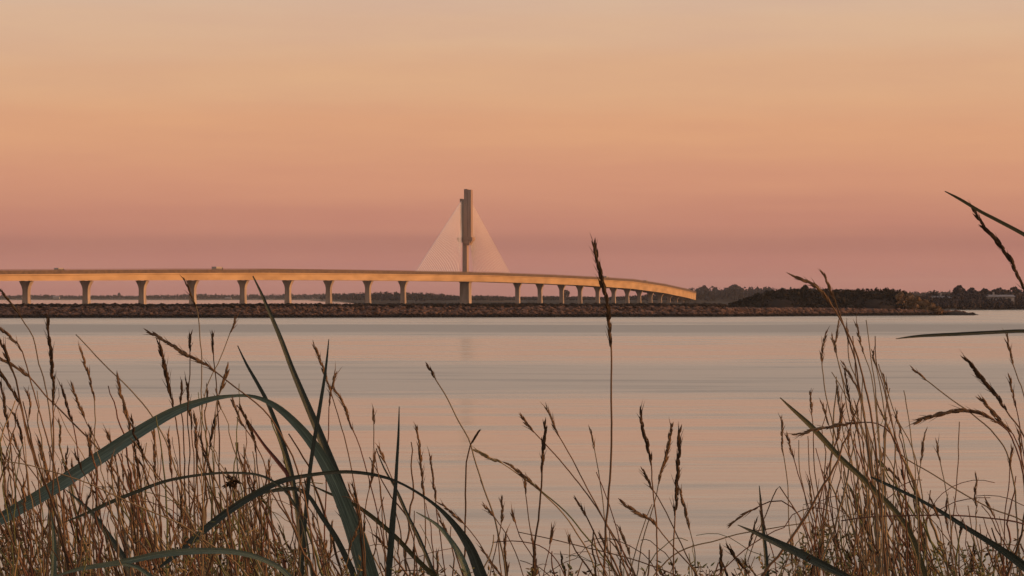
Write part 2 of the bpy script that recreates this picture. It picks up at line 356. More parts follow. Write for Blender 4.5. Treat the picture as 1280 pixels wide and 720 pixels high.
def tree(px, py, Y, zb, width, label, group=None, m='leafshore', trunk=.28, dens=11):
    x = xat(px, Y); h = zat(py, Y) - zb; r = width / 2 / F * Y
    t = empty('tree', (x, Y, zb)); tag(t, label, 'tree', group)
    k = MB(); k.tube([Vector((x, Y, zb - .3)), Vector((x + .1, Y, zb + h * .3)), Vector((x, Y, zb + h * .8))], [h * .035, h * .025, h * .008], 7)
    for q in range(5):
        a = rnd.random() * 6.28; z0 = zb + h * rnd.uniform(.25, .55)
        k.tube([Vector((x, Y, z0)), Vector((x + math.cos(a) * r * .6, Y + math.sin(a) * r * .6, z0 + h * .25))], [h * .013, h * .004], 5)
    k.build('trunk', M['trunk'], t)
    c = MB(); crown(c, (x, Y, zb + h * trunk), r, h * (1 - trunk), dens, 260, 0, .10); c.build('crown', M[m], t)
tree(1199, 357.6, 1030, 1.6, 19, 'tall rounded tree rising above the right bank woods, beside the low pale house', 'trees standing above the far banks')
tree(1215, 360.6, 1034, 1.6, 18, 'broad tree just right of the tallest tree on the right bank', 'trees standing above the far banks')
tree(1231, 361.6, 1032, 1.6, 18, 'rounded tree left of the long pale house at the far right', 'trees standing above the far banks')
tree(1249, 360.8, 1040, 1.6, 22, 'bushy tree behind the left end of the long pale house at far right', 'trees standing above the far banks')
tree(1268, 359.5, 1042, 1.6, 20, 'broad tree behind the right end of the long pale house at far right', 'trees standing above the far banks')
tree(1168, 363.4, 1030, 1.6, 10, 'small tree above the shore between headland and low pale house', 'trees standing above the far banks')
tree(707, 362.8, 2330, 1.8, 11, 'single dark tree seen between two bridge piers right of the pylon', 'trees standing above the far banks')
tree(149, 366, 4310, 1.8, 4.5, 'pointed lone tree on the far bank between the second and third piers', 'trees standing above the far banks')
tree(918, 356.6, 2380, 4, 20, 'broad low tree topping the hazy wood right of the bridge end', 'trees standing above the far banks')
tree(880, 357.4, 2375, 4, 12, 'tree directly beside the lit end of the bridge', 'trees standing above the far banks')

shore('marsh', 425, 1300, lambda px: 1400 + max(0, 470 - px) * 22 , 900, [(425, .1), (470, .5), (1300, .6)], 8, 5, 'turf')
# houses
def house(px0, px1, pyt, pye, pyb, Y, label, depth=8):
    x0, x1 = xat(px0, Y), xat(px1, Y); zt, ze = zat(pyt, Y), zat(pye, Y); zb = zat(pyb, Y)
    t = empty('house', ((x0 + x1) / 2, Y, zb)); tag(t, label, 'house', 'pale houses on the far banks')
    k = MB(); k.add([(x0, Y, zb), (x1, Y, zb), (x1, Y + depth, zb), (x0, Y + depth, zb), (x0, Y, ze), (x1, Y, ze), (x1, Y + depth, ze), (x0, Y + depth, ze),
                     (x0, Y + depth / 2, zt), (x1, Y + depth / 2, zt)],
                    [(0, 1, 5, 4), (2, 3, 7, 6), (1, 2, 6, 9, 5), (3, 0, 4, 8, 7)]); k.build('wall', M['house'], t)
    k = MB(); o = .4; e = .12
    k.add([(x0 - o, Y - o, ze - e), (x1 + o, Y - o, ze - e), (x1 + o, Y + depth / 2, zt + e), (x0 - o, Y + depth / 2, zt + e), (x1 + o, Y + depth + o, ze - e), (x0 - o, Y + depth + o, ze - e)],
          [(0, 1, 2, 3), (3, 2, 4, 5)]); rf = k.build('roof', M['roof'], t)
    so_ = rf.modifiers.new('thick', 'SOLIDIFY'); so_.thickness = .15
    k = MB(); k.box(((x0 * .7 + x1 * .3), Y + depth / 2, zt + .5), (.7, .7, 1.4)); k.build('chimney', M['house'], rf)
    n = max(2, int((x1 - x0) / 3))
    for i in range(n):
        xx = x0 + (x1 - x0) * (i + .5) / n
        k = MB(); k.box((xx, Y - .03, zb + (ze - zb) * .55), (1.0, .1, min(1.2, (ze - zb) * .5))); k.build('window', M['glass'], t)
house(1166, 1208, 370.2, 371.8, 379, 1004, 'low pale house half hidden by shrubs on the bank just right of the headland')
house(1234, 1268, 368.8, 370.5, 380, 1003, 'long pale house with low roof among trees at the far right bank')
house(66, 74, 370.3, 371.6, 373.6, 4305, 'tiny pale house on the far bank between the two leftmost bridge piers')
house(281, 289, 371.8, 372.6, 373.8, 4303, 'tiny white house on the far bank between the fourth and fifth piers')
# undergrowth in front of the right-bank houses
wood('bank_shrubs', 'dark shrubs along the waterline of the far right bank', [(1135, 382), (1160, 376), (1200, 373.2), (1225, 372.2), (1250, 372.6), (1290, 372), (1690, 372)], lambda px: YR(px) - 16, .4, 'leafshore', 2, 4, .8, 30)

# ------------------------------------------------------------------ breakwater and headland
TIP = 1222
YB = lambda px: interp([(-600, 598), (300, 608), (900, 640), (TIP, 700)], px)
def bh(px): return interp([(-600, 2.85), (860, 2.85), (900, 2.5), (1080, 2.1), (1150, 1.6), (1200, 1.2), (TIP - 4, .7), (TIP, .2)], px)
t = empty('rock_breakwater', (xat(640, 620), 620, 0)); tag(t, 'long low rubble breakwater of reddish brown rocks stretching across the river', 'breakwater')
mb = MB(); n = 140
for r, (dy, k) in enumerate([(-.5, -.25), (0, 0), (2.4, .55), (4.4, .95), (7, 1), (12, .1)]):
    for i in range(n + 1):
        px = -600 + (TIP + 600) * i / n; y = YB(px) + dy * (.35 + .65 * bh(px) / 2.85); mb.v.append((xat(px, YB(px)), y, bh(px) * k * .93))
for r in range(5):
    for i in range(n):
        a = r * (n + 1) + i; mb.f.append((a, a + 1, a + n + 2, a + n + 1)); mb.m.append(0)
mb.build('core', M['rock'], t)
mb = MB()
for k in range(5200):
    px = rnd.uniform(-420, TIP); h = bh(px); f = rnd.random() ** .9; y = YB(px)
    z = h * f * .97; yy = y + 4.2 * f * (.35 + .65 * h / 2.85)
    s = rnd.uniform(.22, .62) if f < .93 else rnd.uniform(.18, .36)
    if h < 1: s *= .6
    mb.ico((xat(px, y), yy, z - s * .1), (s * rnd.uniform(.9, 1.7), s, s * rnd.uniform(.5, .8)), .28)
tag(mb.build('rubble', M['rock'], t), kind='stuff')
# dark scrub line on the crest
mb = MB()
for k in range(1500):
    px = rnd.uniform(-420, 905); y = YB(px) + 4.6 + rnd.uniform(-.5, 2.2)
    mb.ico((xat(px, y), y, 2.78 + rnd.uniform(-.05, .16)), (rnd.uniform(.6, 1.6), .6, rnd.uniform(.35, .6)), .3)
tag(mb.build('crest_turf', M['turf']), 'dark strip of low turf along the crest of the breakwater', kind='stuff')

# headland
HT = [(910, 382), (924, 376.5), (938, 371), (950, 365.8), (962, 363), (975, 361.9), (1000, 361.6), (1025, 361.9), (1060, 361.6), (1100, 361.8), (1122, 362.2), (1134, 363.4)]
mb = MB(); n = 60; YH = 690
rows = [(0, .0), (3, .35), (8, .6), (20, .68), (45, .6), (60, -.05)]
for dy, k in rows:
    for i in range(n + 1):
        px = 900 + 315 * i / n; h = max(0, zat(interp(HT + [(1150, 368), (1165, 374), (1185, 383), (1216, 390)], px), YH)) * k
        mb.v.append((xat(px, YH), YH + dy + 4 * math.sin(px * .05), h if k >= 0 else -1))
for r in range(len(rows) - 1):
    for i in range(n):
        a = r * (n + 1) + i; mb.f.append((a, a + 1, a + n + 2, a + n + 1)); mb.m.append(0)
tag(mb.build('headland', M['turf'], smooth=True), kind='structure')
mb = MB()
for r in range(7):
    px = 912 + rnd.uniform(0, 4)
    while px < 1132:
        y = YH + 2 + r * 3.2 + rnd.uniform(-1, 1); zt = zat(interp(HT, px), y)
        k = [.42, .62, .80, .93, .99, 1, 1][r]
        h = max(.8, zt * k * rnd.uniform(.93, 1.0)); rad = rnd.uniform(1.1, 1.9)
        crown(mb, (xat(px, y), y, max(.3, h - 4.2)), rad, min(h, 4.2), 6, 46, 0, .16)
        px += rad * .72 * F / y
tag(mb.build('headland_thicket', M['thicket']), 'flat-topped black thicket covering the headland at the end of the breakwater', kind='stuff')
tree(1007, 356.8, 712, 3.4, 15, 'rounded tree standing proud of the flat black thicket on the headland', 'trees on the headland', 'thicket', .1)
tree(1096, 359.8, 714, 3.4, 8, 'small tree poking above the right half of the headland thicket', 'trees on the headland', 'thicket', .1)
tree(1109, 360, 716, 3.4, 9, 'small bushy tree above the right end of the black thicket', 'trees on the headland', 'thicket', .1)
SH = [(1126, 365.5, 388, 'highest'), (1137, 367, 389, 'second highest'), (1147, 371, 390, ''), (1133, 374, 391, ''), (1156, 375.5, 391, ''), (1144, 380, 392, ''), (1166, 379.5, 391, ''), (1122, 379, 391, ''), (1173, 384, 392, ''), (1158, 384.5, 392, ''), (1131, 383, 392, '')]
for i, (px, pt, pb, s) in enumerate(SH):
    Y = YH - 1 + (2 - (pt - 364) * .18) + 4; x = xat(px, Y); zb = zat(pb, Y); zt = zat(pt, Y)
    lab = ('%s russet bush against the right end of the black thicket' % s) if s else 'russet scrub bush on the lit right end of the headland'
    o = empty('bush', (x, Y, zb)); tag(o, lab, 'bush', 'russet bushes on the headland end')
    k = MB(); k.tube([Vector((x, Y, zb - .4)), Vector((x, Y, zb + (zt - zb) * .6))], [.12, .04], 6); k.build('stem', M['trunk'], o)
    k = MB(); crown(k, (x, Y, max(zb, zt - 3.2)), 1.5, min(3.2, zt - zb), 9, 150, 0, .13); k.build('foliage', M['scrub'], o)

# ------------------------------------------------------------------ bridge
PX = lambda Y: -7.20212041e-08 * Y ** 3 + 2.14133333e-04 * Y ** 2 + .179811077 * Y - 513.290640
def path(Y):
    d = 3 * -7.20212041e-08 * Y * Y + 2 * 2.14133333e-04 * Y + .179811077
    T = Vector((d, 1, 0)).normalized(); return Vector((PX(Y), Y, 0)), T, Vector((T.y, -T.x, 0))
def pxof(Y): return CX + F * PX(Y) / Y
def solve(px):
    a, b = 780.0, 2400.0
    for _ in range(50):
        m = (a + b) / 2
        if pxof(m) < px: a = m
        else: b = m
    return (a + b) / 2
TOP = [(-400, 339), (0, 336.6), (200, 335.8), (320, 335.8), (450, 337.4), (600, 340), (680, 343), (740, 346), (780, 348.5), (820, 354.5), (845, 360), (862, 364.5), (880, 369)]
BOT = [(-400, 352), (0, 351), (200, 350.3), (320, 350), (450, 350.6), (520, 351.2), (600, 352.3), (660, 354.2), (720, 356.8), (780, 361), (820, 366.2), (850, 372.3), (866, 376.5), (880, 379)]
BAR = 1.9
Y0, Y1 = 800.0, solve(868)
bridge = empty('bridge', (PX(1434), 1434, 0)); tag(bridge, 'long curving cable-stayed road bridge with one central pylon, its side lit gold', 'bridge')
def sweep(prof, Ya, Yb, step=6):
    mb = MB(); n = max(2, int((Yb - Ya) / step)); k = None
    for i in range(n + 1):
        Y = Ya + (Yb - Ya) * i / n; p, T, nn = path(Y); px = pxof(Y); Yn = Y - 2
        zt = zat(interp(TOP, px), Yn) - BAR; zb = zat(interp(BOT, px), Yn); pr = prof(zt, zb); k = len(pr)
        for u, z in pr: mb.v.append(tuple(p + nn * u + Vector((0, 0, z))))
    for i in range(n):
        for j in range(k):
            q = (j + 1) % k; mb.f.append((i * k + j, i * k + q, (i + 1) * k + q, (i + 1) * k + j)); mb.m.append(0)
    mb.f.append(tuple(range(k))[::-1]); mb.f.append(tuple(n * k + j for j in range(k))); mb.m += [0, 0]
    return mb
W = 6.6
sweep(lambda a, b: [(-W, a), (W, a), (W, a - .45), (W - .35, a - .6), (W - .5, b), (-W + .5, b), (-W + .35, a - .6), (-W, a - .45)], Y0, Y1).build('girder', M['girder'], bridge)
for s in (1, -1):
    sweep(lambda a, b: [(s * (W - .1), a - .02), (s * (W - .1), a + BAR - .35), (s * (W - .4), a + BAR - .35), (s * (W - .4), a - .02)][::s], Y0, Y1).build('barrier', M['barrier'], bridge)
    sweep(lambda a, b: [(s * (W - .17), a + BAR - .16), (s * (W - .17), a + BAR), (s * (W - .33), a + BAR), (s * (W - .33), a + BAR - .16)][::s], Y0, Y1).build('handrail', M['barrier'], bridge)
sweep(lambda a, b: [(-W + .5, a + .004), (-W + .5, a + .06), (W - .5, a + .06), (W - .5, a + .004)], Y0, Y1).build('road_surface', M['asphalt'], bridge)
for u in (-5.4, -.08, 5.3):
    sweep(lambda a, b: [(u, a + .061), (u, a + .068), (u + .15, a + .068), (u + .15, a + .061)], Y0, Y1, 10).build('lane_marking', M['paint'], bridge)

def loft(mb, secs):
    """secs = [(centre, T, N, half along T, half along N, z)] rectangles stacked in z"""
    for i, (p, T, nn, ht, hn, z) in enumerate(secs):
        for a, b in ((-1, -1), (1, -1), (1, 1), (-1, 1)):
            mb.v.append(tuple(p + T * ht * a + nn * hn * b + Vector((0, 0, z))))
    o = len(mb.v) - 4 * len(secs)
    for i in range(len(secs) - 1):
        for j in range(4):
            q = (j + 1) % 4; mb.f.append((o + i * 4 + j, o + i * 4 + q, o + i * 4 + 4 + q, o + i * 4 + 4 + j)); mb.m.append(0)
    e = o + 4 * (len(secs) - 1); mb.f += [(o + 3, o + 2, o + 1, o), (e, e + 1, e + 2, e + 3)]; mb.m += [0, 0]

PIERS = [-140, -48, 33, 108, 178, 241, 304, 360, 411, 460, 504, 647, 675, 702, 725, 747, 767, 784, 799, 813, 825, 836, 845, 853, 860]
for px in PIERS:
    Y = solve(px); p, T, nn = path(Y); zb = zat(interp(BOT, px), Y - 2); mb = MB()
    fl = min(3.6, max(1, zb * .45)); ht = 1.05
    loft(mb, [(p, T, nn, 1.9, 2.3, -2), (p, T, nn, 1.9, 2.3, .5), (p, T, nn, ht + .15, 1.4, .55), (p, T, nn, ht, 1.2, zb * .45), (p, T, nn, ht, 1.22, zb - fl),
              (p, T, nn, ht + .05, 1.6, zb - fl * .6), (p, T, nn, ht + .15, 2.25, zb - fl * .25), (p, T, nn, ht + .2, 2.6, zb - .25), (p, T, nn, ht + .2, 2.6, zb - .12)])
    pr = mb.build('pier', M['pier'], bridge)
    for s in (-1, 1):
        k = MB(); c = p + nn * s * 1.6; k.box((c.x, c.y, zb - .06), (1.1, 1.1, .12), math.atan2(nn.y, nn.x)); k.build('bearing', M['rubber'], pr)
# pylon
YP = solve(582); p, T, nn = path(YP); px_m = YP / F
zt = zat(interp(TOP, 582), YP) - BAR; zb = zat(interp(BOT, 582), YP)
mb = MB(); loft(mb, [(p, T, nn, 2.8, 4.2, -2), (p, T, nn, 2.8, 4.2, .6), (p, T, nn, 2.2, 2.8, .65), (p, T, nn, 2.1, 2.7, zb - .9), (p, T, nn, 2.3, 3.3, zb + .05)])
mb.build('pylon_pier', M['pier'], bridge)
Z = lambda y: zat(y, YP)
mb = MB(); loft(mb, [(p, T, nn, 1.55, 1.35, zt - 3), (p, T, nn, 1.5, 1.3, Z(305)), (p, T, nn, 1.45, 1.25, Z(300))]); py = mb.build('pylon', M['pylon'], bridge)
mb = MB()
for c, z0 in ((p + nn * .55, 236.3), (p + nn * 2.75, 237.2)):      # twin upper shafts with a groove between
    loft(mb, [(c, T, nn, 1.5, 1.02, Z(304)), (c, T, nn, 1.45, 1.0, Z(z0) - .25), (c, T, nn, 1.3, .85, Z(z0))])
loft(mb, [(p + nn * 1.65, T, nn, .9, .5, Z(303)), (p + nn * 1.65, T, nn, .9, .5, Z(240))])
mb.build('upper_shaft', M['pylon'], py)
mb = MB(); loft(mb, [(p - nn * 1.65, T, nn, 1.3, 1.15, Z(303)), (p - nn * 1.6, T, nn, 1.25, 1.1, Z(256)), (p - nn * 1.2, T, nn, 1.1, .7, Z(249.6)), (p - nn * 1.2, T, nn, 1.05, .65, Z(249))])
mb.build('anchor_box', M['anchor'], py)
mb = MB()
for c, w_, z in ((p - nn * 2.7, 3.0, 299), (p + nn * 3.3, 3.0, 298.5), (p + nn * 1.5, 3.4, 303.2), (p - nn * 2.2, .9, 250.5)):
    loft(mb, [(c, T, nn, 1.9, w_ / 2 * .8, Z(z) - 1.5), (c, T, nn, 2.3, w_ / 2, Z(z) - .3), (c, T, nn, 2.3, w_ / 2, Z(z) + .9)])
mb.build('collar', M['pylon'], py)
for side, pxs in ((-1, [518 + i * 2.4 for i in range(24)]), (1, [638.5 - i * 1.98 for i in range(24)])):
    for i, q in enumerate(pxs):
        Yq = solve(q); pq, Tq, nq = path(Yq); zq = zat(interp(TOP, q), Yq) - BAR
        za = Z(251 + i * 2.05)
        for u in (-.45, .45):
            mb = MB(); A = pq + nq * u + Vector((0, 0, zq)); B = p + T * side * 1.2 + nn * (u * .5 + (-1.9 if side < 0 else 2.3)) + Vector((0, 0, za))
            mb.tube([A, B], [.095, .095], 6); mb.build('stay_cable', M['stay'], bridge)
# abutment
Ye = solve(864); p, T, nn = path(Ye); ze = zat(interp(TOP, 864), Ye) - BAR
mb = MB(); c = p + T * 24
loft(mb, [(c, T, nn, 26, W + 1.5, -1.5), (c, T, nn, 26, W + .9, zat(378, Ye)), (c, T, nn, 26, W + .2, zat(374, Ye))]); mb.build('abutment', M['girder'], bridge)

# vehicles on the deck
def vehicle(px, lane, kind, label):
    Y = solve(px); p, T, nn = path(Y); z = zat(interp(TOP, px), Y - 2) - BAR + .07; c = p + nn * lane
    name = {'van': 'delivery_van', 'truck': 'box_truck'}[kind]; t = empty(name, (c.x, c.y, z)); tag(t, label, 'van' if kind == 'van' else 'truck', 'vehicles crossing the bridge')
    Lh, Hh, Wh = (2.7, 2.3, 1.0) if kind == 'van' else (3.4, 2.7, 1.15)
    P = lambda a, b, h: c + T * a + nn * b + Vector((0, 0, z + h))
    def prism(outline, hw, name, m, par=t):
        k = MB(); n = len(outline)
        for s in (-1, 1):
            for a, h in outline: k.v.append(tuple(P(a, s * hw, h)))
        for j in range(n):
            q = (j + 1) % n; k.f.append((j, q, n + q, n + j)); k.m.append(0)
        k.f += [tuple(range(n))[::-1], tuple(range(n, 2 * n))]; k.m += [0, 0]
        return k.build(name, m, par)
    if kind == 'van':
        b = prism([(-Lh, .4), (Lh, .4), (Lh, 1.1), (Lh - .7, 1.35), (Lh - 1.4, Hh - .1), (Lh - 1.8, Hh), (-Lh + .1, Hh), (-Lh, Hh - .2)], Wh, 'body', M['vanpaint'])
        prism([(Lh - 1.75, 1.4), (Lh - .85, 1.4), (Lh - 1.45, Hh - .25), (Lh - 1.75, Hh - .25)], Wh + .02, 'window', M['glass'])
    else:
        prism([(-Lh, .7), (Lh - 2.2, .7), (Lh - 2.2, Hh), (-Lh, Hh)], Wh, 'box', M['vanpaint'])
        prism([(Lh - 2.1, .5), (Lh, .5), (Lh, 1.5), (Lh - .35, 2.5), (Lh - 2.1, 2.6)], Wh - .05, 'cab', M['truckpaint'])
        prism([(Lh - 1.3, 1.5), (Lh - .2, 1.5), (Lh - .5, 2.35), (Lh - 1.3, 2.35)], Wh - .03, 'window', M['glass'])
    for a in (-Lh * .6, Lh * .62):
        for s in (-1, 1):
            k = MB(); k.tube([P(a, s * (Wh - .22), .36), P(a, s * (Wh + .01), .36)], [.36, .36], 14); k.build('wheel', M['rubber'], t)
vehicle(66, 3.2, 'van', 'grey van on the bridge deck between the two leftmost piers')
vehicle(264, 3.2, 'truck', 'grey box truck on the bridge deck right of the fourth pier')
vehicle(752, 3.0, 'truck', 'box truck on the bridge near the tall dark grass stalk')
vehicle(802, 3.0, 'truck', 'distant truck on the descending right end of the bridge')

# ------------------------------------------------------------------ haze
mb = MB(); mb.box((0, 4400, 32), (12800, 9800, 72))
hz = mb.build('haze', []); tag(hz, 'thin evening haze over the river', kind='stuff')
hm = bpy.data.materials.new('haze'); hm.use_nodes = True; n_ = hm.node_tree
n_.nodes.remove(n_.nodes['Principled BSDF']); pv = n_.nodes.new('ShaderNodeVolumePrincipled')
pv.inputs['Color'].default_value = (.86, .82, .88, 1); pv.inputs['Density'].default_value = .00004; pv.inputs['Anisotropy'].default_value = .1
n_.links.new(pv.outputs[0], n_.nodes['Material Output'].inputs['Volume'])
hz.data.materials.clear(); hz.data.materials.append(hm); hz.display_type = 'WIRE'

# ------------------------------------------------------------------ foreground grass
def catmull(pts, step):
    out = []; n = len(pts)
    for i in range(n - 1):
        p0, p1, p2, p3 = pts[max(i - 1, 0)], pts[i], pts[i + 1], pts[min(i + 2, n - 1)]
        d = math.hypot(p2[0] - p1[0], p2[1] - p1[1]); k = max(1, int(d / step))
        for j in range(k):
            t = j / k
            out.append(tuple(.5 * ((2 * b) + (c - a) * t + (2 * a - 5 * b + 4 * c - d_) * t * t + (3 * b - a - 3 * c + d_) * t ** 3) for a, b, c, d_ in zip(p0, p1, p2, p3)))
    out.append(tuple(pts[-1])); return out
def rooted(pts, Y, vals=None):
    """carry a stalk on from its lowest drawn point down to the dune"""
    (x0, y0), (x1, y1) = pts[-2], pts[-1]; a = math.atan2(y1 - y0, x1 - x0); yg = HY + (CAMZ - 3.86) / Y * F; out = list(pts); st = 45
    x, y = x1, y1
    while y < yg and len(out) < 120:
        d = math.pi / 2 - a
        while d > math.pi: d -= 2 * math.pi
        while d < -math.pi: d += 2 * math.pi
        a += max(-.22, min(.22, d * .35)); x += math.cos(a) * st; y += math.sin(a) * st; out.append((x, y))
    return out
def world_path(pts, Y, lean):
    n = len(pts); ys = pts[-1][1] - pts[0][1] + 1e-6
    return [at(px, py, Y + lean * (1 - (py - pts[0][1]) / ys) * .5) for px, py in pts]
def head_on(mb, wp, pxp, headlen, w, Y, mi=0):
    s = 0; k = Y / F; i = 0; nextp = 0
    for i in range(len(wp) - 1):
        seg = (wp[i + 1] - wp[i]).length / k
        while nextp < s + seg and nextp < headlen:
            t = (nextp - s) / seg; p = wp[i].lerp(wp[i + 1], t); up = (wp[i] - wp[i + 1]).normalized()
            f = nextp / headlen; env = .55 + .9 * math.sin(math.pi * min(1, .15 + f * .8))
            side = up.cross(Vector((rnd.uniform(-.4, .4), 1, rnd.uniform(-.4, .4)))).normalized() * rnd.choice((-1, 1))
            ax = up + side * rnd.uniform(.05, .24) + Vector((0, rnd.uniform(-.25, .25), 0))
            Ls = rnd.uniform(8, 13) * k * (.5 + .1 * w)
            mb.spindle(p - up * Ls * .3, ax, Ls, w * env * rnd.uniform(.34, .52) * k, mi)
            if rnd.random() < .4: mb.spindle(p, up + side * rnd.uniform(.12, .42), Ls * rnd.uniform(1.0, 1.7), .9 * k, mi, 3)
            nextp += rnd.uniform(1.4, 4.2)
        s += seg
        if s > headlen: break
def wob(pts, amp, seed):
    return [(x + amp * noise.noise(Vector((seed, y * .03, 0))) + amp * .5 * noise.noise(Vector((seed, y * .1, 5))), y) for x, y in pts]
def stem_into(mb, pts, Y, w, mi=0, lean=0, taper=.55, sides=5):
    wp = world_path(pts, Y, lean); n = len(wp); k = Y / F / 2
    mb.tube(wp, [w * k * (taper + (1 - taper) * min(1, i / (n * .35))) for i in range(n)], sides, mi)
    return wp
cnt = [0]
def stalk(label, pts, w=2.6, head=0, hw=5, Y=None, col='brown', hcol='seed', group=None):
    cnt[0] += 1
    if Y is None: Y = 2.5 + (cnt[0] * .618 % 1) * 1.7
    q = wob(catmull(rooted(pts, Y), 9), 1.6, cnt[0] * 3.3)
    lean = ((cnt[0] * .37) % 1 - .5) * .5
    if head:
        wp = world_path(q, Y, lean); t = empty('grass_stalk', wp[-1]); tag(t, label, 'grass stalk', group)
        a = MB(); stem_into(a, q, Y, w, 0, lean); a.build('stem', M[col], t, True)
        b = MB(); head_on(b, wp, q, head, hw, Y); b.build('seed_head', M[hcol], t)
    else:
        a = MB(); stem_into(a, q, Y, w, 0, lean); tag(a.build('grass_stalk', M[col], None, True), label, 'grass stem', group)
def leaf(label, pts, ws, Y=3.0, m='leafgreen', group=None, root=True, fold=.35, lean=0):
    raw = [(x, y, w_) for (x, y), w_ in zip(pts, ws)]; q = catmull(raw, 7)
    if root:
        ext = rooted([(x, y) for x, y, _ in raw], Y)[len(raw):]
        w0 = raw[-1][2]; q += [(x, y, w0 * (1 - .45 * (i + 1) / len(ext))) for i, (x, y) in enumerate(ext)]
    n = len(q); wp = world_path([(x, y) for x, y, _ in q], Y, lean); k = Y / F; vs = []; uv = []; fs = []; acc = 0
    for i in range(n):
        t = (wp[min(i + 1, n - 1)] - wp[max(i - 1, 0)]).normalized(); s = t.cross(Vector((0, 1, 0))).normalized(); hw = max(.15, q[i][2]) * k / 2
        nrm = s.cross(t).normalized(); tw = .25 * math.sin(i * .05 + cnt[0]); acc += 7
        for u, dn in ((-1, 0), (-.5, .55), (0, 1), (.5, .55), (1, 0)):
            vs.append(wp[i] + s * hw * u + Vector((0, 1, 0)) * (hw * (fold * dn + tw * u))); uv.append(((u + 1) / 2, acc / 60))
    for i in range(n - 1):
        for j in range(4): fs.append((i * 5 + j, i * 5 + j + 1, i * 5 + j + 6, i * 5 + j + 5))
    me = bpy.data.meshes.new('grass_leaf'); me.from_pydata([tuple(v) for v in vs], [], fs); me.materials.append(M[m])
    ul = me.uv_layers.new(name='UVMap')
    for lp in me.loops: ul.data[lp.index].uv = uv[lp.vertex_index]
    me.polygons.foreach_set('use_smooth', [True] * len(fs)); me.update()
    o = bpy.data.objects.new('grass_leaf', me); C.objects.link(o); cnt[0] += 1
    return tag(o, label, 'grass leaf', group)

# --- broad leaves
leaf('broad blue-green leaf arching from the bottom up over and down to the left edge',
     [(-90, 700), (-40, 672), (0, 649), (60, 614), (120, 575), (170, 542), (215, 516), (255, 501), (290, 495), (318, 496), (345, 508), (372, 532), (396, 562), (416, 598), (434, 640), (450, 685), (462, 725)],
     [3, 11, 15, 17.5, 17.5, 15.5, 12.5, 8, 4, 4.5, 8, 11, 14, 17.5, 21, 25, 27], 2.9, 'leafgreen', lean=.1)
leaf('stiff straight dark leaf with tip touching the bridge deck, beside the arching leaf',
     [(316, 345), (325, 363), (332, 379), (350, 421), (364, 458), (378, 492), (393, 527), (409, 566), (424, 605), (440, 650), (452, 690), (460, 730)],
     [1.5, 3, 4, 5.5, 6.5, 8, 9.5, 11, 13, 15, 16, 17], 3.05, 'leafblack')
leaf('dark narrow leaf arching low across the lower left, ending green at bottom',
     [(195, 712), (222, 692), (250, 667), (280, 643), (315, 620), (350, 602), (380, 595), (410, 591), (440, 590), (475, 595), (505, 606), (540, 628), (565, 652), (587, 684), (602, 722)],
     [2, 7, 9, 9, 8.5, 7, 5, 4.5, 4.5, 4, 3, 4, 7, 12, 16], 2.75, 'leafblack')
leaf('short dark leaf under the low arching leaf, bending down near the broad leaf', [(300, 632), (330, 616), (352, 612), (370, 611), (386, 620), (402, 645), (420, 672), (440, 712)], [1, 3, 5, 5, 5, 6, 7, 8], 2.8, 'leafblack')
leaf('olive leaf slanting down to the right from behind the broad leaf', [(388, 606), (410, 616), (450, 635), (490, 667), (520, 698), (547, 724)], [1, 3, 5, 6, 6, 7], 3.2, 'leafolive')
leaf('thin dark blade rising gently rightwards across the left thicket', [(80, 653), (112, 640), (140, 627), (175, 613), (205, 602), (240, 595), (280, 591), (320, 593), (345, 604), (365, 625), (380, 660), (390, 720)], [1, 4, 5, 4.5, 4, 3.5, 3, 3, 3, 3, 3, 3], 2.7, 'leafblack')
leaf('grey-green leaf curving nearly level along the bottom left', [(64, 722), (100, 711), (150, 703), (200, 693), (240, 689), (285, 689), (320, 696), (350, 710), (370, 730)], [1, 5, 7, 8, 8, 7, 6, 6, 7], 2.5, 'leafgreen')
leaf('dark leaf slanting from the arching leaf down to bottom left', [(82, 612), (98, 625), (116, 642), (134, 667), (150, 690), (165, 715)], [1, 3, 5, 7, 8, 9], 2.95, 'leafblack')
leaf('short upright grey-green blade at bottom left corner', [(64, 640), (67, 665), (68, 690), (67, 722)], [1, 4, 6, 8], 2.6, 'leafgreen')
leaf('small grey leaf curling at the very bottom left', [(135, 706), (155, 705), (172, 709), (188, 720)], [1, 4, 5, 6], 2.45, 'leafgreen')
leaf('upright black blade with pointed tip in the middle of the left half', [(499, 508), (498, 545), (496, 580), (494, 615), (491, 650), (488, 690), (485, 725)], [1, 3, 4, 5, 7.5, 8, 8], 3.1, 'leafblack')
leaf('black blade leaning right with tip below the bridge, crossing the stiff straight leaf', [(411, 424), (409, 445), (406, 470), (401, 502), (396, 532), (391, 562), (385, 610), (380, 670), (376, 724)], [1, 2.5, 3.5, 4.5, 5, 5, 5, 5, 5], 2.85, 'leafblack')
leaf('dark blade left of the stiff straight leaf, leaning the same way', [(297, 432), (308, 455), (320, 476), (334, 502), (346, 532), (356, 562), (366, 600), (374, 660), (378, 724)], [1.2, 3, 4.2, 5, 6, 6, 6, 6, 6], 3.15, 'leafblack')
leaf('dark slanting blade right of the upright black blade', [(470, 560), (480, 585), (497, 615), (510, 645), (525, 675), (545, 724)], [1, 2, 3, 4, 4.5, 5], 3.3, 'leafblack')
leaf('olive pointed leaf slanting down right in front of the dense right tuft', [(975, 497), (990, 511), (1012, 531), (1030, 550), (1052, 574), (1072, 592), (1092, 612), (1120, 640), (1140, 672), (1155, 715)], [1.2, 4, 6.5, 7, 7, 7, 7, 7, 7, 7], 2.8, 'leafolive')
